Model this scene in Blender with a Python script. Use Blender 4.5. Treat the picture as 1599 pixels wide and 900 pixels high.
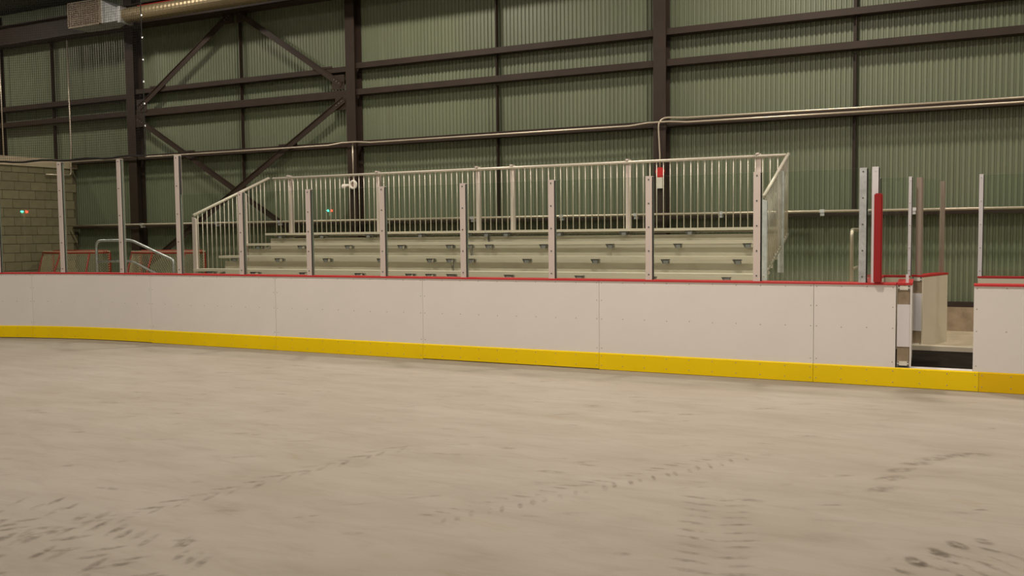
import bpy, bmesh, math, random
from mathutils import Vector, Matrix

random.seed(7)
for o in list(bpy.data.objects):
    bpy.data.objects.remove(o)
S = bpy.context.scene
C = S.collection

# ------------------------------------------------------------------ camera
F_PX, PITCH, ROLL, YAW, CAM_H = 1442.17, 0.0593606, -0.0110148, 0.460439, 1.6216
fw = Vector((-math.sin(YAW)*math.cos(PITCH), math.cos(YAW)*math.cos(PITCH), -math.sin(PITCH)))
r0 = Vector((math.cos(YAW), math.sin(YAW), 0)); u0 = r0.cross(fw)
rr = r0*math.cos(ROLL) + u0*math.sin(ROLL); uu = -r0*math.sin(ROLL) + u0*math.cos(ROLL)
cam_d = bpy.data.cameras.new('camera'); cam = bpy.data.objects.new('camera', cam_d); C.objects.link(cam)
M4 = Matrix((rr, uu, -fw)).transposed().to_4x4(); M4.translation = Vector((0, 0, CAM_H))
cam.matrix_world = M4
cam_d.sensor_fit = 'HORIZONTAL'; cam_d.sensor_width = 36.0; cam_d.lens = 36.0*F_PX/1599.0
cam_d.clip_start = 0.05; cam_d.clip_end = 200
S.camera = cam

# ------------------------------------------------------------------ world, lamps, exposure
w = bpy.data.worlds.new('world'); S.world = w; w.use_nodes = True
w.node_tree.nodes['Background'].inputs[0].default_value = (0.03, 0.03, 0.026, 1)
w.node_tree.nodes['Background'].inputs[1].default_value = 1.0
LAMP_W = 310
LAMP_COL = (1.0, 0.87, 0.735)
for ly, lz, k in ((12.1, 7.4, .66), (7.0, 7.2, .72), (-4.5, 7.4, .25), (-13.0, 7.2, 2.3)):
    for lx, kx in ((-21.5, .0), (-15.5, .32), (-9.0, .95), (-2.5, 1.25), (4.0, .5), (10.5, .25)):
        if ly > 12: kx = .7 if lx < -15 else 1.0
        if kx == 0: continue
        ld = bpy.data.lights.new('high_bay_lamp', 'AREA'); ld.shape = 'DISK'; ld.size = 0.55
        ld.energy = LAMP_W*k*kx; ld.color = LAMP_COL
        lo = bpy.data.objects.new('high_bay_lamp', ld); C.objects.link(lo); lo.location = (lx, ly, lz)
S.view_settings.view_transform = 'Standard'; S.view_settings.look = 'None'
S.view_settings.gamma = 1.0; S.view_settings.use_curve_mapping = False
S.view_settings.exposure = 0.17

# ------------------------------------------------------------------ materials
def mat(name, col, rough=.6, metal=0.0, noise=0.0, nscale=6.0, nstretch=(1, 1, 1), bump=0.0, rand=0.0, spec=.5):
    m = bpy.data.materials.new(name); m.use_nodes = True
    nt = m.node_tree; b = nt.nodes['Principled BSDF']
    b.inputs['Roughness'].default_value = rough; b.inputs['Metallic'].default_value = metal
    b.inputs['Specular IOR Level'].default_value = spec
    b.inputs['Base Color'].default_value = (*col, 1)
    if noise or bump or rand:
        tc = nt.nodes.new('ShaderNodeTexCoord'); mp = nt.nodes.new('ShaderNodeMapping')
        mp.inputs['Scale'].default_value = nstretch
        nt.links.new(tc.outputs['Object'], mp.inputs[0])
        nz = nt.nodes.new('ShaderNodeTexNoise'); nz.inputs['Scale'].default_value = nscale
        nz.inputs['Detail'].default_value = 6; nz.inputs['Roughness'].default_value = .6
        nt.links.new(mp.outputs[0], nz.inputs['Vector'])
        rmp = nt.nodes.new('ShaderNodeMapRange')
        rmp.inputs[1].default_value = .3; rmp.inputs[2].default_value = .7
        rmp.inputs[3].default_value = 1-noise; rmp.inputs[4].default_value = 1+noise
        nt.links.new(nz.outputs[0], rmp.inputs[0])
        val = rmp.outputs[0]
        if rand:
            oi = nt.nodes.new('ShaderNodeObjectInfo'); r2 = nt.nodes.new('ShaderNodeMapRange')
            r2.inputs[3].default_value = 1-rand; r2.inputs[4].default_value = 1+rand
            nt.links.new(oi.outputs['Random'], r2.inputs[0])
            mu = nt.nodes.new('ShaderNodeMath'); mu.operation = 'MULTIPLY'
            nt.links.new(val, mu.inputs[0]); nt.links.new(r2.outputs[0], mu.inputs[1]); val = mu.outputs[0]
        vm = nt.nodes.new('ShaderNodeVectorMath'); vm.operation = 'SCALE'
        vm.inputs[0].default_value = col; nt.links.new(val, vm.inputs['Scale'])
        nt.links.new(vm.outputs[0], b.inputs['Base Color'])
        if bump:
            bp = nt.nodes.new('ShaderNodeBump'); bp.inputs['Strength'].default_value = bump; bp.inputs['Distance'].default_value = .02
            nt.links.new(nz.outputs[0], bp.inputs['Height']); nt.links.new(bp.outputs[0], b.inputs['Normal'])
    return m

def glass_mat(name, tint, refl=1.0):
    m = bpy.data.materials.new(name); m.use_nodes = True; nt = m.node_tree
    nt.nodes.remove(nt.nodes['Principled BSDF'])
    out = nt.nodes['Material Output']
    tr = nt.nodes.new('ShaderNodeBsdfTransparent'); tr.inputs[0].default_value = (*tint, 1)
    gl = nt.nodes.new('ShaderNodeBsdfGlossy'); gl.inputs['Roughness'].default_value = .015
    gl.inputs[0].default_value = (refl, refl, refl, 1)
    lw = nt.nodes.new('ShaderNodeLayerWeight'); lw.inputs[0].default_value = .5
    pw = nt.nodes.new('ShaderNodeMath'); pw.operation = 'POWER'; pw.inputs[1].default_value = 5.0
    nt.links.new(lw.outputs['Facing'], pw.inputs[0])
    fr = nt.nodes.new('ShaderNodeMapRange'); fr.inputs[3].default_value = .025; fr.inputs[4].default_value = .9
    nt.links.new(pw.outputs[0], fr.inputs[0])
    mx = nt.nodes.new('ShaderNodeMixShader')
    nt.links.new(fr.outputs[0], mx.inputs[0]); nt.links.new(tr.outputs[0], mx.inputs[1]); nt.links.new(gl.outputs[0], mx.inputs[2])
    nt.links.new(mx.outputs[0], out.inputs[0])
    return m

M = {}
M['steel'] = mat('brown_primed_steel', (.030, .0195, .0135), .6, noise=.18, nscale=3, spec=.35)
M['green'] = mat('green_liner_sheet', (.156, .184, .118), .45, noise=.08, nscale=1.2, nstretch=(1, 1, .25), rand=.05)
M['board'] = mat('white_board_plastic', (.80, .775, .75), .42, noise=.025, nscale=1.5)
M['boardin'] = mat('cream_board_plastic', (.72, .66, .53), .42, noise=.03, nscale=1.5)
M['kick'] = mat('yellow_kick_plastic', (.95, .69, .001), .45, spec=.25, noise=.03, nscale=2)
M['kick2'] = mat('amber_kick_plastic', (.84, .54, .001), .45, spec=.25, noise=.03, nscale=2)
M['red'] = mat('red_cap_plastic', (.50, .022, .025), .45)
M['redpad'] = mat('red_vinyl_pad', (.33, .004, .006), .5)
M['post'] = mat('satin_aluminium_post', (.70, .62, .58), .45, metal=.2)
M['postw'] = mat('bright_aluminium_post', (.78, .76, .80), .4, metal=.2)
M['postt'] = mat('tan_aluminium_post', (.36, .29, .24), .45, metal=.25)
M['alu'] = mat('mill_aluminium_plank', (.72, .68, .56), .38, metal=.2, noise=.06, nscale=2.5, nstretch=(.25, 1, 5))
M['alurail'] = mat('aluminium_rail', (.56, .53, .45), .4, metal=.3)
M['galv'] = mat('galvanised_steel', (.52, .55, .56), .38, metal=.6, noise=.22, nscale=14)
M['bracket'] = mat('dark_bracket_steel', (.12, .12, .115), .5, metal=.4)
M['brtab'] = mat('bracket_tab', (.26, .27, .27), .5, metal=.3)
M['galvb'] = mat('bright_galvanised', (.72, .77, .80), .35, metal=.3, noise=.15, nscale=12)
M['conduit'] = mat('conduit_metal', (.58, .52, .42), .35, metal=.6)
M['clamp'] = mat('zinc_clamp', (.85, .88, .92), .25, metal=.6)
M['dark'] = mat('dark_void_board', (.03, .03, .028), .8)
M['rubber'] = mat('black_rubber_floor', (.012, .0095, .007), .9, noise=.6, nscale=4, spec=.1)
M['block'] = mat('concrete_block', (.205, .185, .112), .9, noise=.10, nscale=9, rand=.09, bump=.2)
M['mortar'] = mat('block_mortar', (.11, .10, .06), .95)
M['concrete'] = mat('trowelled_concrete', (.44, .38, .27), .8, noise=.12, nscale=4)
M['curb'] = mat('cast_concrete_curb', (.30, .235, .16), .85, noise=.25, nscale=6, bump=.2)
M['roof'] = mat('roof_underside', (.030, .034, .026), .9)
M['hall'] = mat('far_hall_wall', (.16, .17, .12), .8)
M['screw'] = mat('screw_heads', (.34, .30, .27), .5)
M['netred'] = mat('goal_red_paint', (.27, .028, .014), .5, noise=.35, nscale=30)
M['netcord'] = mat('goal_net_cord', (.42, .37, .24), .8)
M['netblack'] = mat('black_netting', (.012, .012, .010), .9)
M['duct'] = mat('spiral_duct_metal', (.24, .20, .12), .45, metal=.6)
M['ductbox'] = mat('grille_metal', (.22, .18, .13), .5, metal=.4)
M['alarm'] = mat('alarm_red', (.5, .02, .02), .4)
M['white'] = mat('white_enamel', (.75, .73, .66), .4)
M['glass'] = glass_mat('rink_glass', (.93, .955, .93))
M['glassedge'] = mat('glass_edge', (.30, .38, .31), .3)

# rink floor: dusty pale slab with streaks
def floor_mat():
    m = bpy.data.materials.new('dusty_rink_slab'); m.use_nodes = True; nt = m.node_tree
    b = nt.nodes['Principled BSDF']; b.inputs['Roughness'].default_value = .75; b.inputs['Specular IOR Level'].default_value = .3
    tc = nt.nodes.new('ShaderNodeTexCoord')
    def nz(scale, stretch, rot, detail=7, dist=0.0):
        mp = nt.nodes.new('ShaderNodeMapping'); mp.inputs['Scale'].default_value = stretch; mp.inputs['Rotation'].default_value = (0, 0, rot)
        nt.links.new(tc.outputs['Object'], mp.inputs[0])
        n = nt.nodes.new('ShaderNodeTexNoise'); n.inputs['Scale'].default_value = scale; n.inputs['Detail'].default_value = detail
        n.inputs['Roughness'].default_value = .62; n.inputs['Distortion'].default_value = dist
        nt.links.new(mp.outputs[0], n.inputs['Vector']); return n
    def ramp(src, p0, c0, p1, c1):
        r = nt.nodes.new('ShaderNodeValToRGB'); r.color_ramp.elements[0].position = p0; r.color_ramp.elements[0].color = (*c0, 1)
        r.color_ramp.elements[1].position = p1; r.color_ramp.elements[1].color = (*c1, 1)
        nt.links.new(src.outputs[0], r.inputs[0]); return r
    def mix(kind, fac, a, b2):
        x = nt.nodes.new('ShaderNodeMix'); x.data_type = 'RGBA'; x.blend_type = kind; x.inputs[0].default_value = fac
        nt.links.new(a, x.inputs[6]); nt.links.new(b2, x.inputs[7]); return x.outputs[2]
    big = ramp(nz(.45, (1, 1, 1), 0, 5), .3, (.340, .306, .256), .7, (.376, .345, .302))
    mid = ramp(nz(1.6, (.5, 1.6, 1), .42, 8, .4), .32, (.90, .89, .87), .60, (1.02, 1.02, 1.02))
    fine = ramp(nz(5.0, (.45, 1.5, 1), .42, 9, .8), .30, (.88, .87, .85), .52, (1, 1, 1))
    ochre = ramp(nz(2.3, (.6, 1.8, 1), .2, 4, .6), .62, (1, 1, 1), .74, (.93, .88, .78))
    col = mix('MULTIPLY', 1, big.outputs[0], mid.outputs[0]); col = mix('MULTIPLY', .8, col, fine.outputs[0]); col = mix('MULTIPLY', .8, col, ochre.outputs[0])
    nt.links.new(col, b.inputs['Base Color'])
    bp = nt.nodes.new('ShaderNodeBump'); bp.inputs['Strength'].default_value = .25; bp.inputs['Distance'].default_value = .01
    nt.links.new(nz(9, (.6, 1.3, 1), .3, 8).outputs[0], bp.inputs['Height']); nt.links.new(bp.outputs[0], b.inputs['Normal'])
    return m
M['floor'] = floor_mat()

def mark_mat():
    m = bpy.data.materials.new('tyre_dirt'); m.use_nodes = True; nt = m.node_tree
    b = nt.nodes['Principled BSDF']; b.inputs['Base Color'].default_value = (.19, .165, .135, 1); b.inputs['Roughness'].default_value = .9
    b.inputs['Specular IOR Level'].default_value = 0
    tc = nt.nodes.new('ShaderNodeTexCoord')
    sub = nt.nodes.new('ShaderNodeVectorMath'); sub.operation = 'SUBTRACT'; sub.inputs[1].default_value = (.5, .5, 0)
    nt.links.new(tc.outputs['UV'], sub.inputs[0])
    ln = nt.nodes.new('ShaderNodeVectorMath'); ln.operation = 'LENGTH'; nt.links.new(sub.outputs[0], ln.inputs[0])
    r1 = nt.nodes.new('ShaderNodeMapRange'); r1.interpolation_type = 'SMOOTHSTEP'
    r1.inputs[1].default_value = .15; r1.inputs[2].default_value = .5; r1.inputs[3].default_value = 1; r1.inputs[4].default_value = 0
    nt.links.new(ln.outputs['Value'], r1.inputs[0])
    n = nt.nodes.new('ShaderNodeTexNoise'); n.inputs['Scale'].default_value = 14; n.inputs['Detail'].default_value = 5
    nt.links.new(tc.outputs['Object'], n.inputs['Vector'])
    r2 = nt.nodes.new('ShaderNodeMapRange'); r2.inputs[1].default_value = .35; r2.inputs[2].default_value = .62
    nt.links.new(n.outputs[0], r2.inputs[0])
    at = nt.nodes.new('ShaderNodeAttribute'); at.attribute_name = 'strength'
    a = nt.nodes.new('ShaderNodeMath'); a.operation = 'MULTIPLY'; nt.links.new(r1.outputs[0], a.inputs[0]); nt.links.new(r2.outputs[0], a.inputs[1])
    a2 = nt.nodes.new('ShaderNodeMath'); a2.operation = 'MULTIPLY'; nt.links.new(a.outputs[0], a2.inputs[0]); nt.links.new(at.outputs['Fac'], a2.inputs[1])
    nt.links.new(a2.outputs[0], b.inputs['Alpha'])
    return m
M['mark'] = mark_mat()

# ------------------------------------------------------------------ helpers
def link(name, me, m, parent=None):
    o = bpy.data.objects.new(name, me); C.objects.link(o)
    if parent: o.parent = parent
    if m is not None and not me.materials:
        for x in (m if isinstance(m, (list, tuple)) else [m]): me.materials.append(M[x])
    return o
def mesh(name, vs, fs, mi=None, smooth=False):
    me = bpy.data.meshes.new(name); me.from_pydata([tuple(v) for v in vs], [], fs)
    if mi: me.polygons.foreach_set('material_index', mi)
    if smooth: me.polygons.foreach_set('use_smooth', [True]*len(fs))
    me.update(); return me
class MB:
    def __init__(s): s.v = []; s.f = []; s.m = []; s.sm = False
    def add(s, vs, fs, mi=0):
        n = len(s.v); s.v += [tuple(v) for v in vs]; s.f += [tuple(i+n for i in f) for f in fs]; s.m += [mi]*len(fs)
    def box(s, x0, x1, y0, y1, z0, z1, mi=0):
        s.hexa([(x0, y0, z0), (x1, y0, z0), (x1, y1, z0), (x0, y1, z0), (x0, y0, z1), (x1, y0, z1), (x1, y1, z1), (x0, y1, z1)], mi)
    def hexa(s, p, mi=0):
        s.add(p, [(0, 3, 2, 1), (4, 5, 6, 7), (0, 1, 5, 4), (1, 2, 6, 5), (2, 3, 7, 6), (3, 0, 4, 7)], mi)
    def bar(s, a, b, wid, dep, ydir=(0, 1, 0), mi=0):       # rectangular bar from a to b; dep measured along ydir
        a = Vector(a); b = Vector(b); t = (b-a).normalized(); n = Vector(ydir).normalized(); q = t.cross(n).normalized()
        c = [(-1, -1), (1, -1), (1, 1), (-1, 1)]
        s.hexa([a+q*(wid/2*i)+n*(dep/2*j) for i, j in c]+[b+q*(wid/2*i)+n*(dep/2*j) for i, j in c], mi)
    def tube(s, pts, r, n=8, mi=0, cap=True):
        pts = [Vector(p) for p in pts]; rings = []; up = None
        for i, p in enumerate(pts):
            t = ((pts[min(i+1, len(pts)-1)]-pts[max(i-1, 0)])).normalized()
            if up is None:
                up = Vector((0, 0, 1)) if abs(t.z) < .9 else Vector((1, 0, 0))
            a = t.cross(up).normalized(); b = a.cross(t).normalized(); up = b
            rings.append([p+a*(r*math.cos(2*math.pi*k/n))+b*(r*math.sin(2*math.pi*k/n)) for k in range(n)])
        vs = [v for g in rings for v in g]; fs = []
        for i in range(len(pts)-1):
            for k in range(n):
                fs.append((i*n+k, i*n+(k+1) % n, (i+1)*n+(k+1) % n, (i+1)*n+k))
        if cap: fs += [tuple(range(n-1, -1, -1)), tuple(range((len(pts)-1)*n, len(pts)*n))]
        s.add(vs, fs, mi)
    def build(s, name, m, parent=None, smooth=False):
        me = mesh(name, s.v, s.f, s.m, smooth)
        bm = bmesh.new(); bm.from_mesh(me); bmesh.ops.recalc_face_normals(bm, faces=bm.faces); bm.to_mesh(me); bm.free()
        return link(name, me, m, parent)
def tag(o, label, cat, group=None, kind=None):
    if label: o['label'] = label
    if cat: o['category'] = cat
    if group: o['group'] = group
    if kind: o['kind'] = kind
    return o
def thing(name, loc, label, cat, group=None, kind=None):
    o = bpy.data.objects.new(name, None); C.objects.link(o); o.location = loc; o.empty_display_size = .1
    return tag(o, label, cat, group, kind)
def part(mb, name, m, root, smooth=False):                 # mb in world coordinates -> child of root (root has only a translation)
    L = root.matrix_basis.translation.copy()
    p = root.parent
    while p is not None: L += p.matrix_basis.translation; p = p.parent
    mb.v = [(v[0]-L.x, v[1]-L.y, v[2]-L.z) for v in mb.v]
    return mb.build(name, m, root, smooth)
def bend(a, b, c, r, n=5):                                 # rounded corner points at b
    a, b, c = Vector(a), Vector(b), Vector(c); p0 = b+(a-b).normalized()*r; p1 = b+(c-b).normalized()*r
    return [((1-t)**2*p0+2*t*(1-t)*b+t*t*p1) for t in [i/n for i in range(n+1)]]
ORD = ['first', 'second', 'third', 'fourth', 'fifth', 'sixth', 'seventh', 'eighth', 'ninth', 'tenth', 'eleventh', 'twelfth']

# rink perimeter path: straight at Y = YB, arc of radius RC left of XA
YB, XA, RC = 10.18, -11.7, 8.5
def path(s):
    if s >= XA: return Vector((s, YB, 0)), Vector((1, 0, 0)), Vector((0, 1, 0))
    th = (XA-s)/RC
    return Vector((XA-RC*math.sin(th), YB-RC*(1-math.cos(th)), 0)), Vector((math.cos(th), math.sin(th), 0)), Vector((-math.sin(th), math.cos(th), 0))
def P(s, d, z):
    p, t, n = path(s); q = p+n*d; return (q.x, q.y, z)
def ribbon(mb, s0, s1, d0, d1, z0, z1, mi=0, ch=0.0):       # solid strip that follows the path; ch = chamfer of the upper front edge
    n = 1 if s0 >= XA else 8
    prof = [(d0, z0), (d1, z0), (d1, z1), (d0+ch, z1)] + ([(d0, z1-ch)] if ch else [])
    k = len(prof); vs = []; fs = []
    for i in range(n+1):
        s = s0+(s1-s0)*i/n
        vs += [P(s, d, z) for d, z in prof]
    for i in range(n):
        for j in range(k):
            fs.append((i*k+j, i*k+(j+1) % k, (i+1)*k+(j+1) % k, (i+1)*k+j))
    fs += [tuple(range(k-1, -1, -1)), tuple(range(n*k, n*k+k))]
    mb.add(vs, fs, mi)

# ------------------------------------------------------------------ the hall
mb = MB(); mb.box(-40, 40, -24, 10.30, -.3, 0); floor = mb.build('floor', 'floor'); tag(floor, 'dusty pale concrete rink slab with tyre marks', 'floor', kind='structure')
mb = MB(); mb.box(-40, 40, 10.32, 15.4, -.3, .1); o = mb.build('floor', 'concrete'); tag(o, 'bare concrete walkway floor behind the rink boards', 'floor', kind='structure')
mb = MB(); mb.hexa([(-40, -24, 12), (40, -24, 12), (40, 15.6, 7.1), (-40, 15.6, 7.1), (-40, -24, 12.2), (40, -24, 12.2), (40, 15.6, 7.3), (-40, 15.6, 7.3)])
tag(mb.build('ceiling', 'roof'), 'dark underside of the sloping arena roof', 'ceiling', kind='structure')
mb = MB(); mb.box(-40, 40, -24.2, -24, 0, 12.1); tag(mb.build('wall_front', 'hall'), 'far arena wall on the opposite long side', 'wall', kind='structure')
mb = MB(); mb.box(-40.2, -40, -24, 15.6, 0, 12.1); tag(mb.build('wall_left', 'hall'), 'end wall of the arena beyond the left corner', 'wall', kind='structure')
mb = MB(); mb.box(40, 40.2, -24, 15.6, 0, 12.1); tag(mb.build('wall_right', 'hall'), 'end wall of the arena beyond the right end', 'wall', kind='structure')

# back wall: curb, base angle and corrugated liner sheets
WY = 15.27
mb = MB(); mb.box(-40, 40, WY+.06, WY+.2, .1, 7.2); wall = mb.build('wall_back', 'dark'); tag(wall, 'long arena wall lined with green corrugated metal sheets', 'wall', kind='structure')
mb = MB(); mb.box(-40, 40, 15.12, WY+.06, .1, .455)
o = mb.build('baseboard_back', 'curb'); tag(o, 'cast concrete curb along the foot of the green wall', 'curb', kind='structure')
mb = MB(); mb.box(-40, 40, 15.15, WY+.05, .456, .53); tag(mb.build('trim_1', 'steel'), 'dark steel base angle on top of the concrete curb', 'trim', kind='structure')
PITCHC, RIBS = .0762, 12
def sheet_mesh(z0, z1, name):
    prof = []
    for k in range(RIBS):
        for u, d in ((0, .0), (.22, .0), (.36, .020), (.78, .020), (.92, .0)):
            prof.append(((k+u)*PITCHC, -d))
    prof.append((RIBS*PITCHC+.01, 0))
    vs = [(x, y, z) for z in (z0, z1) for x, y in prof]; n = len(prof)
    return mesh(name, vs, [(i, i+1, n+i+1, n+i) for i in range(n-1)])
up_me = sheet_mesh(1.66, 7.15, 'wall_sheet'); lo_me = sheet_mesh(.50, 1.70, 'wall_sheet')
SW = RIBS*PITCHC
x = -24.0; i = 0
while x < 4.2:
    for me, dy in ((lo_me, .012), (up_me, .006)):
        o = link('wall_sheet', me, 'green', wall); o.location = (x, WY+dy+(.003 if i % 2 else 0), 0)
    x += SW; i += 1
# plain continuation of the wall to both sides, out of frame
mb = MB(); mb.box(4.2, 40, WY, WY+.05, .5, 7.15); mb.box(-40, -24, WY, WY+.05, .5, 7.15); part(mb, 'wall_lining', 'green', wall)

# columns (wide-flange sections)
COLS = [(-21.72, 'beside the concrete block room at the far left'), (-16.965, 'left of the crossed braces'), (-10.925, 'right of the crossed braces, behind the bleacher'), (-4.665, 'with the red alarm, behind the right half of the bleacher')]
for cx_, d in COLS:
    mb = MB()
    hw = .125 if cx_ < -16 else .108
    mb.box(cx_-hw, cx_+hw, 15.0, 15.018, .1, 7.1); mb.box(cx_-hw, cx_+hw, 15.228, 15.245, .1, 7.1); mb.box(cx_-.006, cx_+.006, 15.018, 15.228, .1, 7.1)
    mb.box(cx_-hw-.05, cx_+hw+.05, 14.95, 15.25, .1, .12)
    o = mb.build('steel_column', 'steel'); tag(o, 'brown wide-flange steel column '+d, 'column', 'steel wall columns')
# girts: channels between columns
BAYS = [(-21.58, -17.10, 'the bay above the block room'), (-16.83, -11.04, 'the crossed-brace bay'), (-10.81, -4.78, 'the middle bay behind the bleacher'), (-4.55, 4.5, 'the right-hand bay')]
LEV = [(1.832, 1.885, 'lowest'), (3.36, 3.465, 'second-lowest'), (4.36, 4.47, 'third-lowest'), (4.87, 4.975, 'uppermost')]
for bx0, bx1, bd in BAYS:
    for z0, z1, ld in LEV:
        if bd.startswith('the crossed') and z0 > 4.3:
            z0, z1 = (4.325, 4.47) if z0 < 4.5 else (4.83, 4.93)
        if bx0 < -20 and z0 > 4.8: z0, z1 = 4.74, 4.85
        if bx0 < -20 and z0 < 2: bx0_ = -19.05
        elif bx0 < -20 and z0 < 3.4: bx0_ = -19.05
        else: bx0_ = bx0
        mb = MB()
        mb.box(bx0_, bx1, 15.03, 15.04, z0, z1); mb.box(bx0_, bx1, 15.04, 15.245, z1-.008, z1); mb.box(bx0_, bx1, 15.04, 15.245, z0, z0+.008)
        o = mb.build('wall_girt', 'steel'); tag(o, ld+' brown steel girt spanning '+bd, 'girt', 'horizontal wall girts')
mb = MB(); mb.box(-24, 6, 14.97, 15.0, 6.31, 6.75); mb.box(-24, 6, 14.85, 15.22, 6.30, 6.32); mb.box(-24, 6, 14.85, 15.22, 6.74, 6.76)
tag(mb.build('eave_beam', 'steel'), 'dark eave beam running along the top of the green wall', 'beam')
for sx, d in ((-19.72, 'the bay above the block room'), (-13.86, 'the crossed-brace bay'), (-7.79, 'the middle bay behind the bleacher'), (-1.625, 'the right-hand bay')):
    mb = MB()
    for z0, z1 in ((1.89, 3.355), (3.47, 4.315), (4.48, 4.735 if sx < -19 else 4.825 if sx < -13 else 4.865), (4.86 if sx < -19 else 4.94 if sx < -13 else 4.98, 6.29)):
        if sx < -19 and z0 < 3.4: continue
        mb.box(sx-.028, sx+.028, 15.19, 15.205, z0, z1); mb.box(sx+.018, sx+.028, 15.11, 15.19, z0, z1)
    tag(mb.build('sag_angle', 'steel'), 'thin dark vertical steel angle dividing '+d, 'steel angle', 'vertical wall angles')
# braces
def brace(a, b, lab, yo=0.0):
    root = thing('diagonal_brace', (a[0], 15.05, a[1]), lab, 'brace', 'diagonal wall braces')
    mb = MB(); va, vb = Vector((a[0], 15.012-yo, a[1])), Vector((b[0], 15.012-yo, b[1])); mb.bar(va, vb, .12, .012)
    t = (vb-va).normalized(); q = t.cross(Vector((0, 1, 0))); 
    if q.z < 0: q = -q
    mb.bar(va+q*.055+Vector((0, -.014, 0)), vb+q*.055+Vector((0, -.014, 0)), .012, .016)
    part(mb, 'angle_bar', 'steel', root)
    for e, sgn in ((va, 1), (vb, -1)):
        g = MB(); c0 = e+t*(sgn*.10)
        g.box(c0.x-.15, c0.x+.15, 15.0185, 15.0285, c0.z-.14, c0.z+.14); part(g, 'gusset_plate', 'steel', root)
        bl = MB()
        for k in range(3):
            p = e+t*(sgn*(.06+.07*k)); bl.tube([(p.x, 14.994-yo, p.z), (p.x, 15.0055-yo, p.z)], .016, 6)
        part(bl, 'bolts', 'bracket', root)['kind'] = 'stuff'
    # clip plates where the brace crosses a girt
    for z0, z1, _ in [(1.80, 1.885, 0), (3.36, 3.465, 0), (4.83, 4.93, 0)]:
        zm = (z0+z1)/2
        if min(a[1], b[1])+.25 < zm < max(a[1], b[1])-.25:
            xx = a[0]+(b[0]-a[0])*(zm-a[1])/(b[1]-a[1])
            g = MB(); g.box(xx-.24, xx+.24, 15.0185, 15.0295, z1-.01, z1+.03); part(g, 'clip_plate', 'steel', root)
brace((-13.95, 6.27), (-16.72, 4.50), 'upper brown brace rising from the left column to the eave beam')
brace((-13.75, 6.27), (-11.15, 4.58), 'upper brown brace falling from the eave beam to the right column')
brace((-16.80, 4.28), (-11.12, .92), 'lower crossed brace falling from the left column behind the bleacher')
brace((-11.08, 4.28), (-16.80, .86), 'lower crossed brace falling from the right column towards the goals', .026)

# conduits
def pipe(name, pts, r, lab, cat='pipe', m='conduit', clamps=(), cl_axis=0):
    root = thing(name, pts[0], lab, cat)
    mb = MB(); mb.tube(pts, r, 8); part(mb, 'tube', m, root, True)
    for c in clamps:
        g = MB(); x, y, z = c
        g.box(x-.035, x+.035, y-.026, y+.03, z-.026, z+.026); g.box(x-.03, x+.03, y+.0, y+.07, z-.075, z-.032); part(g, 'clamp', 'clamp', root)
    return root
cl = [(-16.66, 14.925, 1.91), (-14.43, 14.925, 1.91), (-12.73, 14.925, 1.91), (-10.1, 14.925, 1.91), (-8.2, 14.925, 1.91), (-6.42, 14.925, 1.91), (-5.06, 14.925, 1.91), (-3.62, 14.925, 1.91), (-2.05, 14.925, 1.91), (-1.38, 14.925, 1.91), (-.757, 14.925, 1.91)]
pts = [(-19.0, 14.925, 1.905)]
for cx_ in (-16.965, -10.925, -4.665): pts += [(cx_, 14.925, 1.908)]
pts += [(4.5, 14.925, 1.90)]
pipe('wall_pipe', pts, .021, 'long galvanised pipe along the lowest girt of the green wall', clamps=cl)
pts = [(-18.9, 14.93, 3.40)]
for cx_ in (-16.965, -10.925, -4.665): pts += [(cx_-.5, 14.93, 3.40), (cx_-.18, 14.925, 3.432), (cx_+.18, 14.925, 3.432), (cx_+.5, 14.93, 3.405)]
pts += [(4.5, 14.93, 3.365)]
pipe('wall_conduit', pts, .016, 'long thin conduit along the second-lowest girt past three columns')
mid = bend((4, 14.93, 3.47), (-4.66, 14.925, 3.50), (-4.66, 14.925, 2.7), .16)
pipe('alarm_conduit', [(4.5, 14.93, 3.435), (-1.6, 14.93, 3.455), (-4.2, 14.94, 3.48)]+mid+[(-4.645, 14.95, 2.9), (-4.645, 14.95, 2.69)], .015, 'upper conduit that bends down the column to the red alarm', clamps=[])
pipe('drop_conduit', [(-10.875, 14.965, 3.44), (-10.875, 14.965, 2.66)], .014, 'short vertical conduit dropping to the round horn on the column')
root = thing('fire_alarm', (-4.645, 14.95, 2.6), 'red fire alarm with white box on the steel column', 'alarm')
mb = MB(); mb.tube([(-4.645, 14.995, 2.62), (-4.645, 14.945, 2.62)], .075, 14); part(mb, 'red_bell', 'alarm', root)
mb = MB(); mb.box(-4.70, -4.59, 14.955, 14.998, 2.52, 2.56); part(mb, 'red_bracket', 'alarm', root)
mb = MB(); mb.box(-4.70, -4.60, 14.93, 14.998, 2.34, 2.52); part(mb, 'white_box', 'white', root)
root = thing('wall_horn', (-10.87, 14.95, 2.6), 'small white round horn with side cone on the steel column', 'horn')
mb = MB()
ring = [(-10.87+.072*math.cos(a), 14.95, 2.605+.072*math.sin(a)) for a in [2*math.pi*k/20 for k in range(21)]]
mb.tube(ring, .024, 8, cap=False); part(mb, 'ring', 'white', root, True)
mb = MB(); mb.tube([(-10.87, 14.998, 2.605), (-10.87, 14.955, 2.605)], .05, 12); part(mb, 'back_plate', 'postt', root)
mb = MB(); n = 12; a, b = Vector((-10.95, 14.93, 2.60)), Vector((-11.08, 14.90, 2.575))
mb.add([a+Vector((0, .02*math.cos(2*math.pi*k/n), .02*math.sin(2*math.pi*k/n))) for k in range(n)]+[b+Vector((0, .05*math.cos(2*math.pi*k/n), .05*math.sin(2*math.pi*k/n))) for k in range(n)],
       [(k, (k+1) % n, n+(k+1) % n, n+k) for k in range(n)]+[tuple(range(n)), tuple(range(n, 2*n))]); part(mb, 'cone', 'white', root)

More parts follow.
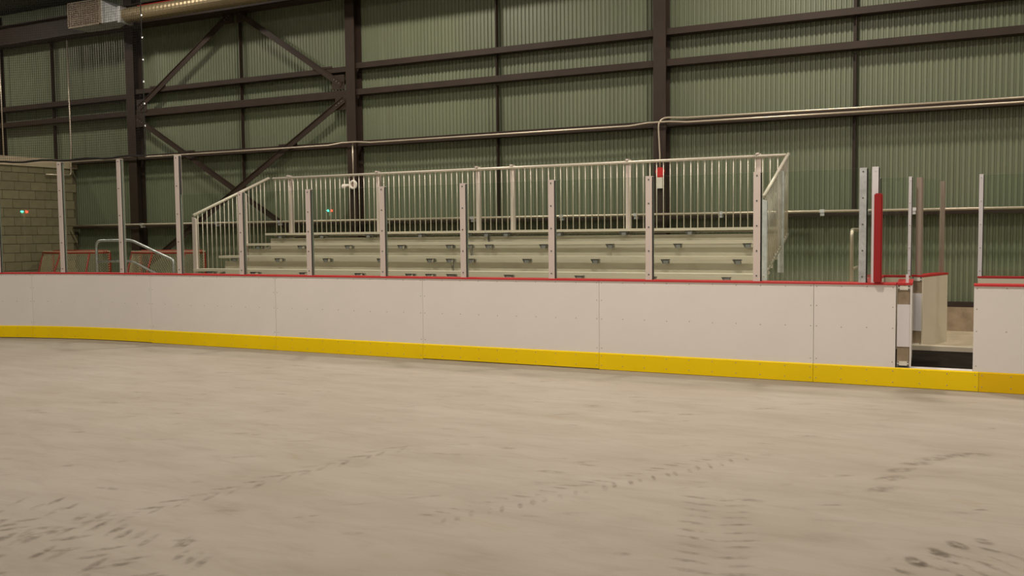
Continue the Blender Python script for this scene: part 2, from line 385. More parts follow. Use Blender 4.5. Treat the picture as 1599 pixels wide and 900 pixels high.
# duct
root = thing('air_duct', (-17.3, 14.2, 6.2), 'round spiral duct ending in a boxed grille under the roof', 'duct')
mb = MB(); pts = [(-15.95+.25*k, 14.3, 6.36) for k in range(75)]
n = 20; vs = []; fs = []
for k in range(360):
    x = -16.25+k*.055; r = .150+(.006 if k % 2 else 0)
    vs += [(x, 14.35+r*math.cos(2*math.pi*j/n), 6.36+r*math.sin(2*math.pi*j/n)) for j in range(n)]
fs = [(k*n+j, k*n+(j+1) % n, (k+1)*n+(j+1) % n, (k+1)*n+j) for k in range(359) for j in range(n)]
mb.add(vs, fs); part(mb, 'round_duct', 'duct', root)
mb = MB(); a = [(-16.87, 14.2, 6.235), (-16.87, 14.7, 6.235), (-16.87, 14.7, 6.74), (-16.87, 14.2, 6.74)]
b = [(-16.3, 14.35+.16*math.cos(t), 6.36+.16*math.sin(t)) for t in (-2.36, -.78, .78, 2.36)]
mb.hexa(a+b); mb.box(-16.34, -16.25, 14.18, 14.52, 6.19, 6.53); part(mb, 'transition', 'galv', root)
mb = MB(); mb.box(-17.84, -16.87, 14.2, 14.7, 6.235, 6.74); part(mb, 'plenum_box', 'galv', root)
mb = MB()
for k in range(12): mb.box(-17.84, -16.87, 14.17, 14.2, 6.24+k*.0415, 6.262+k*.0415)
for k in range(14): mb.box(-17.84+k*.0735, -17.826+k*.0735, 14.165, 14.2, 6.235, 6.74)
mb.box(-17.86, -16.85, 14.16, 14.2, 6.215, 6.237); mb.box(-17.86, -16.85, 14.16, 14.2, 6.738, 6.76)
mb.box(-17.86, -17.838, 14.16, 14.2, 6.215, 6.76); mb.box(-16.872, -16.85, 14.16, 14.2, 6.215, 6.76); part(mb, 'grille', 'ductbox', root)
for hx in (-17.6, -17.1, -15, -12, -9):
    mb = MB(); mb.tube([(hx, 14.4, 6.5), (hx, 14.4, 7.15)], .006, 5); part(mb, 'hanger_rod', 'bracket', root)

pipe('sprinkler_pipe', [(-16.2, 14.62, 6.60), (4, 14.62, 6.56)], .03, 'thin red sprinkler pipe running behind the round duct', m='alarm')
# concrete block room on the left
mb = MB(); mb.box(-24, -19.125, 11.4, 15.235, .1, 3.25); room = mb.build('wall_block_room', 'mortar'); tag(room, 'concrete block wall of the low room in the left corner', 'block wall', kind='structure')
bme = {}
for c in range(16):
    z0 = .105+c*.2; y = 15.225-(.03 if c % 2 else .10)-(.06*random.random())
    first = .39 if c % 2 else .19
    ln = first
    while y-ln > 11.4:
        key = round(ln, 2)
        if key not in bme:
            g = MB(); g.box(0, .03, 0, ln-.01, 0, .19); bme[key] = mesh('block', g.v, g.f); bme[key].materials.append(M['block'])
        o = link('block', bme[key], None, room); o.location = (-19.125+random.uniform(-.001, .002), y-ln+.01, z0)
        y -= ln; ln = .40
mb = MB(); mb.box(-24, -19.06, 11.3, 15.235, 3.251, 3.45); tag(mb.build('trim_2', 'concrete'), 'grey concrete edge along the roof of the block room', 'trim', kind='structure')
p = bend((-19.0, 15.03, 3.8), (-19.04, 15.03, 3.10), (-19.04, 14.42, 3.09), .08)
pipe('block_wall_conduit', [(-19.0, 15.03, 6.3), (-19.0, 15.03, 3.8)]+p+[(-19.04, 14.36, 3.085)], .018, 'thin vertical conduit bending along the top of the block wall')
pipe('corner_conduit', [(-21.42, 15.02, 6.3), (-21.42, 15.02, 3.46)], .015, 'thin vertical conduit beside the far left column')

# ------------------------------------------------------------------ dasher boards
HB, KZ, TB = 1.07, .201, .15
Lp = 2.438; X0 = -3.9056
JN = [X0-6*Lp, X0-5*Lp, X0-4*Lp, X0-3*Lp, X0-2*Lp, X0-Lp, X0, -1.476]
def board(s0, s1, lab, k0=None, k1=None, gap=.002, kickm='kick', kz1=KZ, facem='board', d0=0.0, grp='rink dasher boards', kick=True):
    k0 = s0 if k0 is None else k0; k1 = s1 if k1 is None else k1
    root = thing('dasher_board', P((s0+s1)/2, .07, 0), lab, 'rink board', grp)
    mb = MB(); ribbon(mb, s0+.002, s1-.002, d0, d0+.013, KZ-.02, HB-.022); part(mb, 'face_sheet', facem, root)
    if kick:
        mb = MB(); ribbon(mb, k0+.0015, k1-.0015, d0-.014, d0-.0005, gap, kz1, ch=.011); part(mb, 'kick_plate', kickm, root)
    mb = MB(); ribbon(mb, s0+.0005, s1-.0005, d0-.012, d0+TB, HB-.022, HB, ch=.006); part(mb, 'cap_rail', 'red', root)
    mb = MB(); nn = max(2, int((s1-s0)/.6)+1)
    for i in range(nn):
        s = s0+.03+(s1-s0-.06)*i/(nn-1); ribbon(mb, s-.025, s+.025, d0+.0135, d0+TB-.01, .03, HB-.023)
    for z in (.03, .22, .62, HB-.075): ribbon(mb, s0+.004, s1-.004, d0+.09, d0+TB-.012, z, z+.05)
    ribbon(mb, s0+.004, s1-.004, d0+.02, d0+.03, .012, KZ)
    part(mb, 'frame', 'galv', root)
    mb = MB()
    def scr(s, z, d):
        p, t, n = path(s); c = p+n*d; r = .0065
        mb.add([c+t*(r*math.cos(a))+Vector((0, 0, z+r*math.sin(a))) for a in [k*math.pi/3 for k in range(6)]]+[c-n*.0012+t*(r*.7*math.cos(a))+Vector((0, 0, z+r*.7*math.sin(a))) for a in [k*math.pi/3 for k in range(6)]],
               [(k, (k+1) % 6, 6+(k+1) % 6, 6+k) for k in range(6)]+[tuple(range(6, 12))])
    ns = max(2, round((s1-s0)/.27))
    for i in range(ns+1):
        s = s0+.03+(s1-s0-.06)*i/ns
        for z in (1.025, .60): scr(s, z+random.uniform(-.004, .004), d0-.0002)
        if i in (0, ns):
            for z in (.82, .255): scr(s, z, d0-.0002)
    if kick:
        ns = max(2, round((k1-k0)/.27))
        for i in range(ns+1):
            s = k0+.03+(k1-k0-.06)*i/ns
            for z in (.165, .05): scr(s, z, d0-.0143)
    o = part(mb, 'screws', 'screw', root); o['kind'] = 'stuff'
    return root
names = ['leftmost white rink board in the rounded corner, before the first joint', 'second white rink board from the left, in the rounded corner', 'third white rink board from the left, where the corner straightens', 'fourth white rink board from the left, below the left end of the bleacher',
         'fifth white rink board from the left, below the bleacher', 'sixth white rink board from the left, below the middle of the bleacher', 'seventh white rink board from the left, below the right end of the bleacher']
gaps = [.002, .012, .010, .004, .003, .011, .004]
for i in range(7):
    board(JN[i], JN[i+1], names[i], gap=gaps[i])
GL, GR, KR = -.667, .042, .098
board(JN[7], GL, 'short white rink board just left of the open gate', k1=KR, gap=.004)
board(GR, GR+2.4, 'white rink board right of the open gate', k0=KR, kickm='kick2', gap=.003)
root = thing('gate_sill', (-.31, 10.25, 0), 'pale sill across the foot of the open front gate', 'sill')
mb = MB(); mb.box(GL, GR, YB+.0005, YB+.17, .02, KZ-.004); part(mb, 'sill_block', 'board', root)
# bench box: rubber floor, back boards, sills
mb = MB(); mb.box(GL-.28, 5, 10.37, 11.83, .1, .19); tag(mb.build('bench_floor', 'rubber'), 'black rubber floor inside the bench box', 'rubber floor')
root = thing('gate_sill', (-.27, 11.9, .1), 'pale raised sill across the rear gate opening', 'sill')
mb = MB(); mb.box(-.62, .085, 11.84, 12.0, .1, .24); part(mb, 'sill_block', 'boardin', root)
BY = 11.85
def plain_board(name, x0, x1, y0, y1, lab, z0=.1, face='-y'):
    root = thing(name, ((x0+x1)/2, (y0+y1)/2, z0), lab, 'rink board')
    mb = MB(); mb.box(x0, x1, y0, y1, HB-.022, HB); part(mb, 'cap_rail', 'red', root)
    mb = MB()
    if face == '-y': mb.box(x0+.003, x1-.003, y0+.004, y0+.016, z0, HB-.023); mb.box(x0+.003, x1-.003, y1-.016, y1-.004, z0, HB-.023)
    else: mb.box(x0+.004, x0+.016, y0+.003, y1-.003, z0, HB-.023); mb.box(x1-.016, x1-.004, y0+.003, y1-.003, z0, HB-.023)
    part(mb, 'face_sheet', 'boardin', root)
    mb = MB(); mb.box(x0+.017, x1-.017, y0+.017, y1-.017, z0, z0+.05); mb.box(x0+.017, x1-.017, y0+.017, y1-.017, HB-.08, HB-.024)
    for (a, b) in ((x0+.018, y0+.018), (x1-.058, y0+.018), (x0+.018, y1-.058), (x1-.058, y1-.058)): mb.box(a, a+.04, b, b+.04, z0+.051, HB-.081)
    part(mb, 'frame', 'galv', root); return root
plain_board('bench_back_board', -1.12, -.63, BY, BY+.13, 'back board of the bench box left of the rear gate')
plain_board('bench_back_board', .085, 5, BY, BY+.13, 'back board of the bench box right of the rear gate')
plain_board('bench_side_board', -1.03, -.91, 10.36, BY-.002, 'side board of the bench box behind the red padded post', face='x')
# gate leaves: local frame u (length) and v (thickness)
def leaf(ox, oy, ang, ln, z0, lab, glass=False, skin=1):
    root = bpy.data.objects.new('gate_leaf', None); C.objects.link(root); root.location = (ox, oy, z0); root.rotation_euler.z = ang
    tag(root, lab, 'gate')
    h = HB-z0; t = .135
    def bb(name, m, *bs):
        mb = MB()
        for b in bs: mb.box(*b)
        return mb.build(name, m, root)
    bb('cap_rail', 'red', (-.006, ln+.006, -.006, t+.006, h-.022, h))
    bb('face_sheet', 'board' if not glass else 'boardin', (0, ln, 0, .014, 0, h-.023))
    bb('end_plate', 'postw', (.004, .018, .016, t, .20, h-.22))
    bb('end_block', 'white', (.0, .018, .018, t-.004, h-.072, h-.026)); bb('end_block', 'white', (.0, .018, .018, t-.004, .006, .05))
    bb('core_block', 'curb', (.010, .018, .018, t-.004, h-.219, h-.073)); bb('core_block', 'curb', (.010, .018, .018, t-.004, .051, .199))
    bb('frame', 'galv', (.02, ln-.02, .06, t-.02, .02, .07), (.02, ln-.02, .06, t-.02, h-.08, h-.03), (ln-.06, ln-.02, .02, t-.02, .071, h-.081), (.03, .05, .06, t-.02, .071, h-.081))
    bb('back_sheet', 'postt', (.02, ln, t-.006, t, .02, h-.03))
    bb('screws', 'dark', *[(-.004, .0, yy, yy+.012, zz, zz+.012) for yy in (.022, t-.02) for zz in (h-.07, h-.04, .008, .036)])['kind'] = 'stuff'
    if glass:
        bb('post', 'postt', (.0, .06, .035, .095, h, h+1.16)); bb('post', 'postt', (ln-.05, ln, .045, .09, h, h+1.14))
        g = bb('glass_pane', 'glass', (.06, ln-.05, .06, .073, h, h+1.15)); 
    else:
        bb('post_stub', 'postw', (.03, .075, .03, .058, h, h+.085))  # stub added on the cap, stands for the foot of the rear post
    return root
# the v axis of a leaf (after rotation by 90 deg) points to -X, so v=0 is the rink-side skin on the right
leaf(-.522, 10.205, math.radians(92.2), .82, .215, 'front gate leaf of the bench box, swung open and seen edge-on')
leaf(-.49, 11.99, math.radians(72), .80, .20, 'rear gate leaf with glass on top, swung open at an angle', glass=True)

# ------------------------------------------------------------------ glass posts and panes
def support(s, z1, lab, m='post', wdt=.075, dep=.07, d=.035, z0=HB, grp='glass posts on the boards'):
    root = thing('glass_post', P(s, d, z0), lab, 'post', grp)
    p, t, n = path(s); c = p+n*d
    mb = MB()
    mb.hexa([c+t*(wdt/2*i)+n*(dep/2*j)+Vector((0, 0, z)) for z in (z0, z1) for i, j in ((-1, -1), (1, -1), (1, 1), (-1, 1))]); part(mb, 'upright', m, root)
    mb = MB()
    nb = 5
    for k in range(nb):
        z = z0+.06+(z1-z0-.10)*k/(nb-1); a = c-n*(dep/2)+Vector((0, 0, z)); mb.tube([a+n*.001, a-n*.006], .009, 6)
    o = part(mb, 'bolts', 'bracket' if m != 'postw' else 'clamp', root); o['kind'] = 'stuff'
    mb = MB()     # dark gasket strip along the right edge
    mb.hexa([c+t*(wdt/2+.001+.008*i)+n*(dep/2*j)+Vector((0, 0, z)) for z in (z0, z1-.01) for i, j in ((0, -.6), (1, -.6), (1, .6), (0, .6))]); part(mb, 'gasket', 'dark', root)
    return root
ZS, ZT = 2.255, 2.835
SS = [X0+n*Lp for n in (.75, .25, -.25, -.75, -1.25, -1.75, -2.25, -2.75, -3.25, -3.75, -4.25, -4.75)]
for i, s in enumerate(SS[:11]):
    tall = i >= 7
    lab = ('tall aluminium glass post, %s from the bleacher railing, under the netting' % ORD[i-7]) if tall else ('short aluminium glass post, %s to the left of the gate posts' % ORD[i])
    support(s, ZT if tall else ZS, lab)
support(-.997, ZS, 'grey aluminium glass post just left of the red pad', m='galv', wdt=.07)
# white end post + red pad
support(-.882, 2.262, 'white end post behind the red pad', m='postw', wdt=.062, dep=.06, d=.05)
mb = MB(); bm = bmesh.new(); bmesh.ops.create_cube(bm, size=1)
for v in bm.verts: v.co = Vector((-.845+v.co.x*.078, YB-.02+v.co.y*.07, (HB+1.985)/2+.001+v.co.z*(1.985-HB)))
bmesh.ops.bevel(bm, geom=list(bm.edges), offset=.010, segments=3, affect='EDGES')
me = bpy.data.meshes.new('post_pad'); bm.to_mesh(me); bm.free(); tag(link('post_pad', me, 'redpad'), 'tall red padded strip on the end post beside the gate', 'pad')
# back-of-bench posts
for px, m, wd, lab in ((-.640, 'postw', .034, 'thin white bolted post at the left side of the rear gate'), (.105, 'postw', .042, 'thin white bolted post at the right side of the rear gate'), (-.985, 'post', .03, 'slim post at the back corner of the bench box behind the red pad')):
    support(px, 2.235, lab, m=m, wdt=wd, dep=.05, d=BY-YB+.03)
def pane(s0, s1, z1, lab, d=.035, z0=HB):
    mb = MB(); n = 1 if s0 >= XA else 6; th = .0127
    vs = []; fs = []; mi = []
    for i in range(n+1):
        s = s0+(s1-s0)*i/n; vs += [P(s, d-th/2, z0), P(s, d+th/2, z0), P(s, d+th/2, z1), P(s, d-th/2, z1)]
    for i in range(n):
        for j in range(4):
            fs.append((i*4+j, i*4+(j+1) % 4, (i+1)*4+(j+1) % 4, (i+1)*4+j)); mi.append(1 if j in (0, 2) else 0)
    fs += [(3, 2, 1, 0), (n*4, n*4+1, n*4+2, n*4+3)]; mi += [1, 1]
    me = mesh('rink_glass', vs, fs, mi); o = link('rink_glass', me, ['glass', 'glassedge'])
    return tag(o, lab, 'rink glass', 'rink glass panes')
for i in range(len(SS)-1):
    tall = i+1 >= 8
    z1 = ZT-.01 if tall else ZS-.005
    if i == 6: z1 = ZS-.005
    lab = ('tall clear glass pane, %s from the bleacher railing, in the rounded corner' % ORD[i-7]) if i >= 7 else ('clear low glass pane, %s to the left of the gate posts' % ORD[i])
    pane(SS[i+1]+.049, SS[i]-.041, z1, lab)
pane(SS[0]+.049, -1.04, ZS-.005, 'wide clear glass pane right of the bleacher, next to the grey post')
pane(-.955, -.92, ZS-.005, 'narrow clear glass strip between the grey post and the red pad')
pane(-.965, -.66, 2.228, 'clear glass pane on the bench back board left of the rear gate', d=BY-YB+.03)
pane(.13, 1.3, 2.228, 'clear glass pane on the bench back board right of the rear gate', d=BY-YB+.03)
mb = MB(); mb.box(-.976, -.964, 10.40, 11.84, HB+.0005, 2.22); tag(mb.build('rink_glass', 'glass'), 'clear glass pane on the side board of the bench box, seen edge-on', 'rink glass', 'rink glass panes')

# ------------------------------------------------------------------ protective netting
root = thing('protective_net', P(-12.5, .035, ZT), 'black protective netting hung above the tall corner glass', 'netting')
NS0, NS1, NZ0, NZ1, PN = -16.6, -11.27, ZT+.05, 7.0, .038
mb = MB(); r = .0017
nsx = int((NS1-NS0)/PN)
for i in range(nsx+1):
    s = NS1-i*PN; p, t, n = path(s); c = p+n*.035
    mb.add([c+t*(-r)+Vector((0, 0, NZ0)), c+t*r+Vector((0, 0, NZ0)), c+n*(2*r)+Vector((0, 0, NZ0)), c+t*(-r)+Vector((0, 0, NZ1)), c+t*r+Vector((0, 0, NZ1)), c+n*(2*r)+Vector((0, 0, NZ1))], [(0, 1, 4, 3), (1, 2, 5, 4), (2, 0, 3, 5)])
nz_ = int((NZ1-NZ0)/PN)
for j in range(nz_+1):
    z = NZ0+j*PN; K = 24
    vs = []; fs = []
    for i in range(K+1):
        s = NS0+(NS1-NS0)*i/K; vs += [P(s, .035, z-r), P(s, .035, z+r), P(s, .035+2*r, z)]
    for i in range(K):
        for a, b in ((0, 1), (1, 2), (2, 0)): fs.append((i*3+a, i*3+b, i*3+3+b, i*3+3+a))
    mb.add(vs, fs)
o = part(mb, 'mesh', 'netblack', root); o['kind'] = 'stuff'
mb = MB(); mb.tube([P(NS1+.005, .035, NZ0-.02), P(NS1+.005, .035, NZ1)], .008, 6); part(mb, 'edge_rope', 'netblack', root)
mb = MB(); mb.tube([P(NS0+(NS1-NS0)*i/30, .035, NZ0-.02-.012*math.sin(i*1.3)) for i in range(31)], .017, 6); part(mb, 'bottom_cable', 'netblack', root)
mb = MB()
for k in range(12): mb.tube([P(NS1+.02, .03, 3.3+k*.33), P(NS1+.02, .03, 3.325+k*.33)], .012, 5)
o = part(mb, 'clips', 'clamp', root); o['kind'] = 'stuff'

# ------------------------------------------------------------------ bleacher
XL, XR, XM = -11.77, -2.40, -7.13
RY = [11.6, 12.2, 12.8, 13.4]; RZ = [1.078, 1.283, 1.488, 1.672]
BX = [-11.44, -10.48, -9.47, -8.40, -7.48, -7.13, -6.77, -5.83, -4.755, -3.73, -2.75]
root = thing('bleacher', ((XL+XR)/2, 12.5, .1), 'long raised aluminium bleacher with four seat rows and railings', 'bleacher')
def solid(name, m, *bs, parent=root, smooth=False):
    g = MB()
    for b in bs: g.box(*b)
    return part(g, name, m, parent, smooth)
for y, z in zip(RY, RZ):
    for x0, x1 in ((XL, XM-.002), (XM+.002, XR)):
        # seat plank with a rolled nosing
        solid('seat_plank', 'alu', (x0, x1, y, y+.25, z-.012, z), (x0, x1, y, y+.006, z-.04, z-.0125), (x0, x1, y+.244, y+.25, z-.04, z-.0125))
        solid('riser_board', 'alu', (x0+.02, x1-.02, y+.13, y+.155, z-.385, z-.098), (x0+.02, x1-.02, y+.122, y+.13, z-.245, z-.235))
        solid('foot_plank', 'alu', (x0+.02, x1-.02, y-.33, y-.06, z-.46, z-.425))
bk = MB(); bk.add([(-.06, 0, 0), (.06, 0, 0), (.025, 0, -.06), (-.025, 0, -.06), (-.06, .012, 0), (.06, .012, 0), (.025, .012, -.06), (-.025, .012, -.06)], [(0, 1, 2, 3), (4, 7, 6, 5), (0, 4, 5, 1), (1, 5, 6, 2), (2, 6, 7, 3), (3, 7, 4, 0)], 0)
bk.box(-.012, .05, -.012, .0, -.062, -.018, 1); bk.box(-.05, .05, .012, .10, -.012, 0, 0)
bkm = mesh('seat_bracket', bk.v, bk.f, bk.m); bkm.materials.append(M['bracket']); bkm.materials.append(M['brtab'])
L0 = root.location
for y, z in zip(RY, RZ):
    for x in BX:
        o = link('seat_bracket', bkm, None, root); o.location = (x-L0.x, y+.012-L0.y, z-.0405-L0.z)
for x in BX:     # understructure frames
    g = MB(); g.bar((x, 11.62, .50), (x, 13.62, 1.16), .06, .05, (1, 0, 0)); g.box(x-.025, x+.025, 11.62, 11.67, .1, .52); g.box(x-.025, x+.025, 13.57, 13.62, .1, 1.15); g.box(x-.02, x+.02, 11.6, 13.62, .101, .14)
    for y, z in zip(RY, RZ): g.box(x-.02, x+.02, y+.165, y+.205, z-.65, z-.05)
    part(g, 'support_frame', 'galv', root)
# rear railing
GY, GZ = 13.60, 2.69
g = MB(); g.tube([(-11.72, GY, GZ), (-2.37, GY, GZ)], .024, 10); rail = part(g, 'rear_railing', 'alurail', root, True)
g = MB(); g.box(-11.72, -2.37, GY-.015, GY+.015, 1.60, 1.63); part(g, 'bottom_rail', 'alurail', rail)
pk = MB(); pk.tube([(0, 0, 0), (0, 0, GZ-1.62)], .008, 6); pkm = mesh('picket', pk.v, pk.f, smooth=True); pkm.materials.append(M['alurail'])
x = -11.66
while x < -2.40:
    o = link('picket', pkm, None, rail); o.location = (x-L0.x, GY-L0.y, 1.62-L0.z); x += .1055
rail.location = (0, 0, 0)
for x in (-11.35, -9.376, -7.375, -6.732, -4.74, -2.764):
    g = MB(); g.box(x-.04, x+.04, GY+.028, GY+.034, .9, 2.73); g.box(x-.04, x-.034, GY+.034, GY+.07, .9, 2.73); g.box(x+.034, x+.04, GY+.034, GY+.07, .9, 2.73); g.box(x-.02, x+.02, GY-.03, GY+.028, 2.715, 2.74)
    part(g, 'railing_post', 'post', root)
# end railings (sloping)
def end_rail(x, y0, y1, posts, m, drop=0.0):
    zt = lambda y: 2.05+(y-11.85)*.376
    zb = lambda y: 1.03-drop+(y-11.85)*.313
    g = MB(); g.tube([(x, y0, zt(y0)), (x, y1, zt(y1)), (x, GY, GZ)], .024, 10); r_ = part(g, 'end_railing', 'alurail', root, True)
    g = MB(); g.bar((x, y0, zb(y0)), (x, y1, zb(y1)), .03, .03, (1, 0, 0)); part(g, 'bottom_rail', 'alurail', r_)
    y = y0+.10
    while y < y1-.03:
        g = MB(); g.tube([(x, y, zb(y)), (x, y, zt(y))], .008, 6); part(g, 'picket', 'alurail', r_, True); y += .105
    for py in posts:
        g = MB(); g.hexa([(x-.036, py, zb(py)-.35), (x+.040, py, zb(py)-.35), (x+.040, py+.04, zb(py)-.35), (x-.036, py+.04, zb(py)-.35), (x-.036, py, zt(py)-.03), (x+.040, py, zt(py)-.06), (x+.040, py+.04, zt(py)-.06), (x-.036, py+.04, zt(py)-.03)])
        part(g, 'railing_post', m, r_)
end_rail(-2.33, 11.85, 13.57, (11.85, 13.0), 'galvb')
end_rail(-11.80, 11.67, 13.57, (11.67, 12.9), 'post', .16)

# stair handrail left of the bleacher, and rail behind the bench
HY = 12.3
root = thing('stair_handrail', (-14.9, HY, .1), 'bent aluminium pipe handrail in front of the goals', 'handrail')
g = MB(); g.tube([(-14.95, HY, .1), (-14.95, HY, 1.3)]+bend((-14.95, HY, 1.3), (-14.95, HY, 1.565), (-14.0, HY, 1.57), .13)+bend((-14.5, HY, 1.567), (-14.02, HY, 1.572), (-12.96, HY, 1.20), .12)+bend((-13.4, HY, 1.35), (-12.96, HY, 1.20), (-12.96, HY, .5), .05)+[(-12.96, HY, .1)], .026, 10)
part(g, 'top_pipe', 'galv', root, True)
g = MB(); g.tube([(-14.92, HY, 1.165)]+bend((-14.5, HY, 1.17), (-14.02, HY, 1.18), (-12.98, HY, .80), .1)+[(-12.98, HY, .80)], .020, 8); part(g, 'mid_pipe', 'galv', root, True)
root = thing('ramp_handrail', (-1.37, 13.2, .1), 'looped pipe handrail behind the grey glass post', 'handrail')
g = MB(); g.tube([(-1.39, 12.85, .1), (-1.39, 12.85, 1.45)]+bend((-1.39, 12.85, 1.3), (-1.39, 12.85, 1.615), (-1.39, 14.4, 1.615), .10)+bend((-1.39, 13.5, 1.615), (-1.39, 14.4, 1.615), (-1.39, 14.4, 1), .1)+[(-1.39, 14.4, .1)], .026, 10); part(g, 'loop_pipe', 'conduit', root, True)
g = MB(); g.tube([(-1.39, 12.87, 1.10), (-1.39, 14.38, 1.10)], .02, 8); part(g, 'mid_pipe', 'conduit', root, True)

# ------------------------------------------------------------------ hockey goals (mouth towards the wall)
def goal(cx_, yf, lab):
    root = thing('hockey_goal', (cx_, yf-.5, .1), lab, 'hockey goal', 'hockey goals behind the boards')
    zf = .1; w2 = .915; h = 1.22+zf; yb = yf-.95; yt = yf-.5
    g = MB()
    g.tube([(cx_-w2, yf, zf)]+[(cx_-w2, yf, h-.1)]+bend((cx_-w2, yf, h-.1), (cx_-w2, yf, h), (cx_, yf, h), .08)+bend((cx_, yf, h), (cx_+w2, yf, h), (cx_+w2, yf, h-.1), .08)+[(cx_+w2, yf, zf)], .033, 8)
    part(g, 'mouth_frame', 'netred', root, True)
    def bow(z, dep, inset):
        pts = []
        for k in range(21):
            a = math.pi*k/20; pts.append(Vector((cx_-(w2+inset)*math.cos(a)*(1 if abs(math.cos(a)) < 1 else 1), yf-dep*math.sin(a)**.6, z)))
        return pts
    top = bow(h-.02, .50, -.0); bot = bow(zf+.03, .98, .06)
    g = MB(); g.tube(top, .024, 6); part(g, 'top_bow', 'netred', root, True)
    g = MB(); g.tube(bot, .024, 6); part(g, 'base_bow', 'netred', root, True)
    for kk in (4, 10, 16):
        g = MB(); g.tube([top[kk], bot[kk]], .018, 6); part(g, 'rear_strut', 'netred', root, True)
    # netting between the bows and over the top
    g = MB(); NR, NC = 20, 48
    def q(u, v):
        f = u*20; i = min(19, int(f)); t = f-i
        a = top[i].lerp(top[i+1], t); b = bot[i].lerp(bot[i+1], t); p_ = a.lerp(b, v)
        c = Vector((cx_, yf-.3, p_.z)); return p_+(c-p_)*(.05*math.sin(math.pi*v))
    rc = .003
    for k in range(NC+NR):
        ln = []
        for st in range(NR+1):
            u = (k-NR+st)/NC
            if 0 <= u <= 1: ln.append(q(u, st/NR))
        if len(ln) > 1: g.tube(ln, rc, 3, cap=False)
        ln = []
        for st in range(NR+1):
            u = (k-st)/NC
            if 0 <= u <= 1: ln.append(q(u, st/NR))
        if len(ln) > 1: g.tube(ln, rc, 3, cap=False)
    for k in range(1, 40):
        u = k/40; a = top[min(20, int(u*20))].lerp(top[min(20, int(u*20)+1)], u*20-int(u*20)); g.tube([a, (a.x, yf, h)], rc, 3, cap=False)
    o = part(g, 'netting', 'netcord', root); o['kind'] = 'stuff'
    g = MB()
    for k in range(60):      # white lacing wound on the bars
        u = k/59; f = u*20; i = min(19, int(f)); a = top[i].lerp(top[i+1], f-i); g.tube([a+Vector((-.012, 0, -.034)), a+Vector((.012, 0, .034))], .016, 4)
    for sx in (-1, 1):
        for k in range(24): z = zf+.05+k*.05; g.tube([(cx_+sx*w2-.02, yf-.02, z), (cx_+sx*w2+.02, yf-.02, z+.02)], .02, 4)
    o = part(g, 'lacing', 'netcord', root); o['kind'] = 'stuff'
    g = MB(); g.box(cx_-w2+.02, cx_+w2-.02, yf-.06, yf-.05, zf, zf+.02); 
goal(-17.72, 14.15, 'left red-framed hockey goal, in front of the block wall')
goal(-14.9, 14.1, 'right red-framed hockey goal, beside the bleacher stairs')

# ------------------------------------------------------------------ tyre marks on the slab
def marks(lab, items):
    me = bpy.data.meshes.new('tyre_mark'); bm = bmesh.new(); uvl = bm.loops.layers.uv.new('UVMap'); st = bm.faces.layers.float.new('strength')
    cen = Vector((sum(i[0] for i in items)/len(items), sum(i[1] for i in items)/len(items), 0))
    for k, (x, y, L_, W_, a, stg) in enumerate(items):
        ca, sa = math.cos(a), math.sin(a); z = .0008+.00002*k
        vs = [bm.verts.new((x-cen.x+ca*u*L_-sa*v*W_, y-cen.y+sa*u*L_+ca*v*W_, z)) for u, v in ((-.5, -.5), (.5, -.5), (.5, .5), (-.5, .5))]
        f = bm.faces.new(vs); f[st] = stg
        for l, uv in zip(f.loops, ((0, 0), (1, 0), (1, 1), (0, 1))): l[uvl].uv = uv
    bm.to_mesh(me); bm.free()
    o = link('tyre_mark', me, 'mark'); o.location = cen; o['kind'] = 'stuff'; tag(o, lab, 'tyre mark'); return o
def track(a, b, n, wid, L_, W_, stg, chev=.6, jit=.02):
    a, b = Vector(a), Vector(b); d = (b-a); t = d.normalized(); nn = Vector((-t.y, t.x)); ang = math.atan2(t.y, t.x); out = []
    for i in range(n):
        c = a+d*(i+.5)/n
        for sd in (-1, 1):
            p_ = c+nn*(sd*wid/2)+Vector((random.uniform(-jit, jit), random.uniform(-jit, jit)))
            out.append((p_.x, p_.y, L_*random.uniform(.8, 1.2), W_*random.uniform(.8, 1.2), ang+math.pi/2+sd*chev, stg*.55*random.uniform(.4, 1)))
    return out
marks('faint tyre track with chevron treads across the middle of the slab', track((-2.75, 4.40), (-1.45, 6.6), 24, .16, .17, .045, .62))
marks('dashed tyre track running from the lower left of the slab', track((-4.5, 3.3), (-3.85, 5.9), 15, .08, .26, .06, .6, 1.1))
marks('smeared tyre treads in the lower left corner of the slab', track((-5.3, 3.6), (-3.3, 3.25), 18, .28, .24, .07, .75, .5, .08)+track((-5.2, 3.2), (-3.6, 2.8), 14, .3, .26, .08, .7, .5, .1))
marks('short stack of curved tyre treads right of centre on the slab', track((-1.36, 5.55), (-1.04, 4.2), 11, .22, .26, .06, .6, .25, .02))
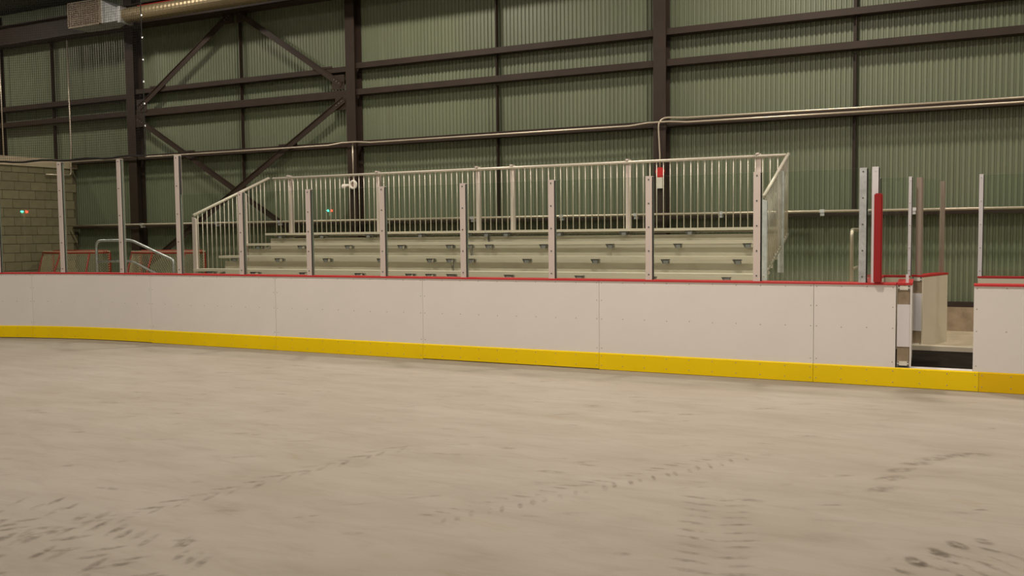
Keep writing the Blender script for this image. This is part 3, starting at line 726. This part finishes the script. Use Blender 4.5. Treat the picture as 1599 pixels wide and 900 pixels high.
marks('row of dark wedge-shaped tyre treads at the lower right', [(-.21, 4.82, .12, .19, .5, .75), (-.115, 5.0, .11, .19, .6, .8), (-.03, 5.16, .11, .19, .6, .75), (.09, 5.28, .11, .15, .6, .4), (-.26, 4.66, .17, .08, -.6, .6)]+track((-.10, 4.70), (.22, 5.15), 5, .16, .26, .05, .7, .2))
arc = []
for k in range(7):
    u = k/6; x = (1-u)**2*-.47+2*u*(1-u)*-.40+u*u*.05; y = (1-u)**2*6.1+2*u*(1-u)*7.05+u*u*7.32
    arc.append((x, y, .34, .15, .9-.5*u, .3))
marks('faint curved scuff on the slab below the gate', arc)
sc = []
for k in range(150):
    x = random.uniform(-8, .8); y = random.uniform(3.2, 9.2)
    sc.append((x, y, random.uniform(.12, .4), random.uniform(.03, .09), random.uniform(.0, .8), random.uniform(.08, .25)))
marks('scattered small smears of dirt over the pale slab', sc)

# ------------------------------------------------------------------ goal lights behind the far end boards (seen mirrored in the glass)
def emit(name, col, st):
    m = bpy.data.materials.new(name); m.use_nodes = True; b = m.node_tree.nodes['Principled BSDF']
    b.inputs['Base Color'].default_value = (*col, 1); b.inputs['Emission Color'].default_value = (*col, 1); b.inputs['Emission Strength'].default_value = st
    M[name] = m
emit('green_lamp_lens', (.05, 1.0, .55), 45); emit('red_lamp_lens', (1.0, .05, .02), 45)
root = thing('goal_light', (-24.45, -11.5, 0), 'red and green goal light pair, mirrored in the corner glass', 'goal light')
mb = MB(); mb.tube([(-24.5, -11.56, 0), (-24.5, -11.56, 2.6)], .03, 8); part(mb, 'pole', 'galv', root, True)
mb = MB(); mb.bar((-24.5-.25*.896, -11.56+.25*.444, 2.66), (-24.5+.25*.896, -11.56-.25*.444, 2.66), .25, .03, (.444, .896, 0)); part(mb, 'back_plate', 'dark', root)
for sg, mm, nm in ((-1, 'green_lamp_lens', 'green_lens'), (1, 'red_lamp_lens', 'red_lens')):
    bm = bmesh.new(); bmesh.ops.create_uvsphere(bm, u_segments=12, v_segments=8, radius=.046)
    me = bpy.data.meshes.new(nm); bm.to_mesh(me); bm.free(); o = link(nm, me, mm, root); o.location = (sg*.08*.896, -sg*.08*.444, 2.67)
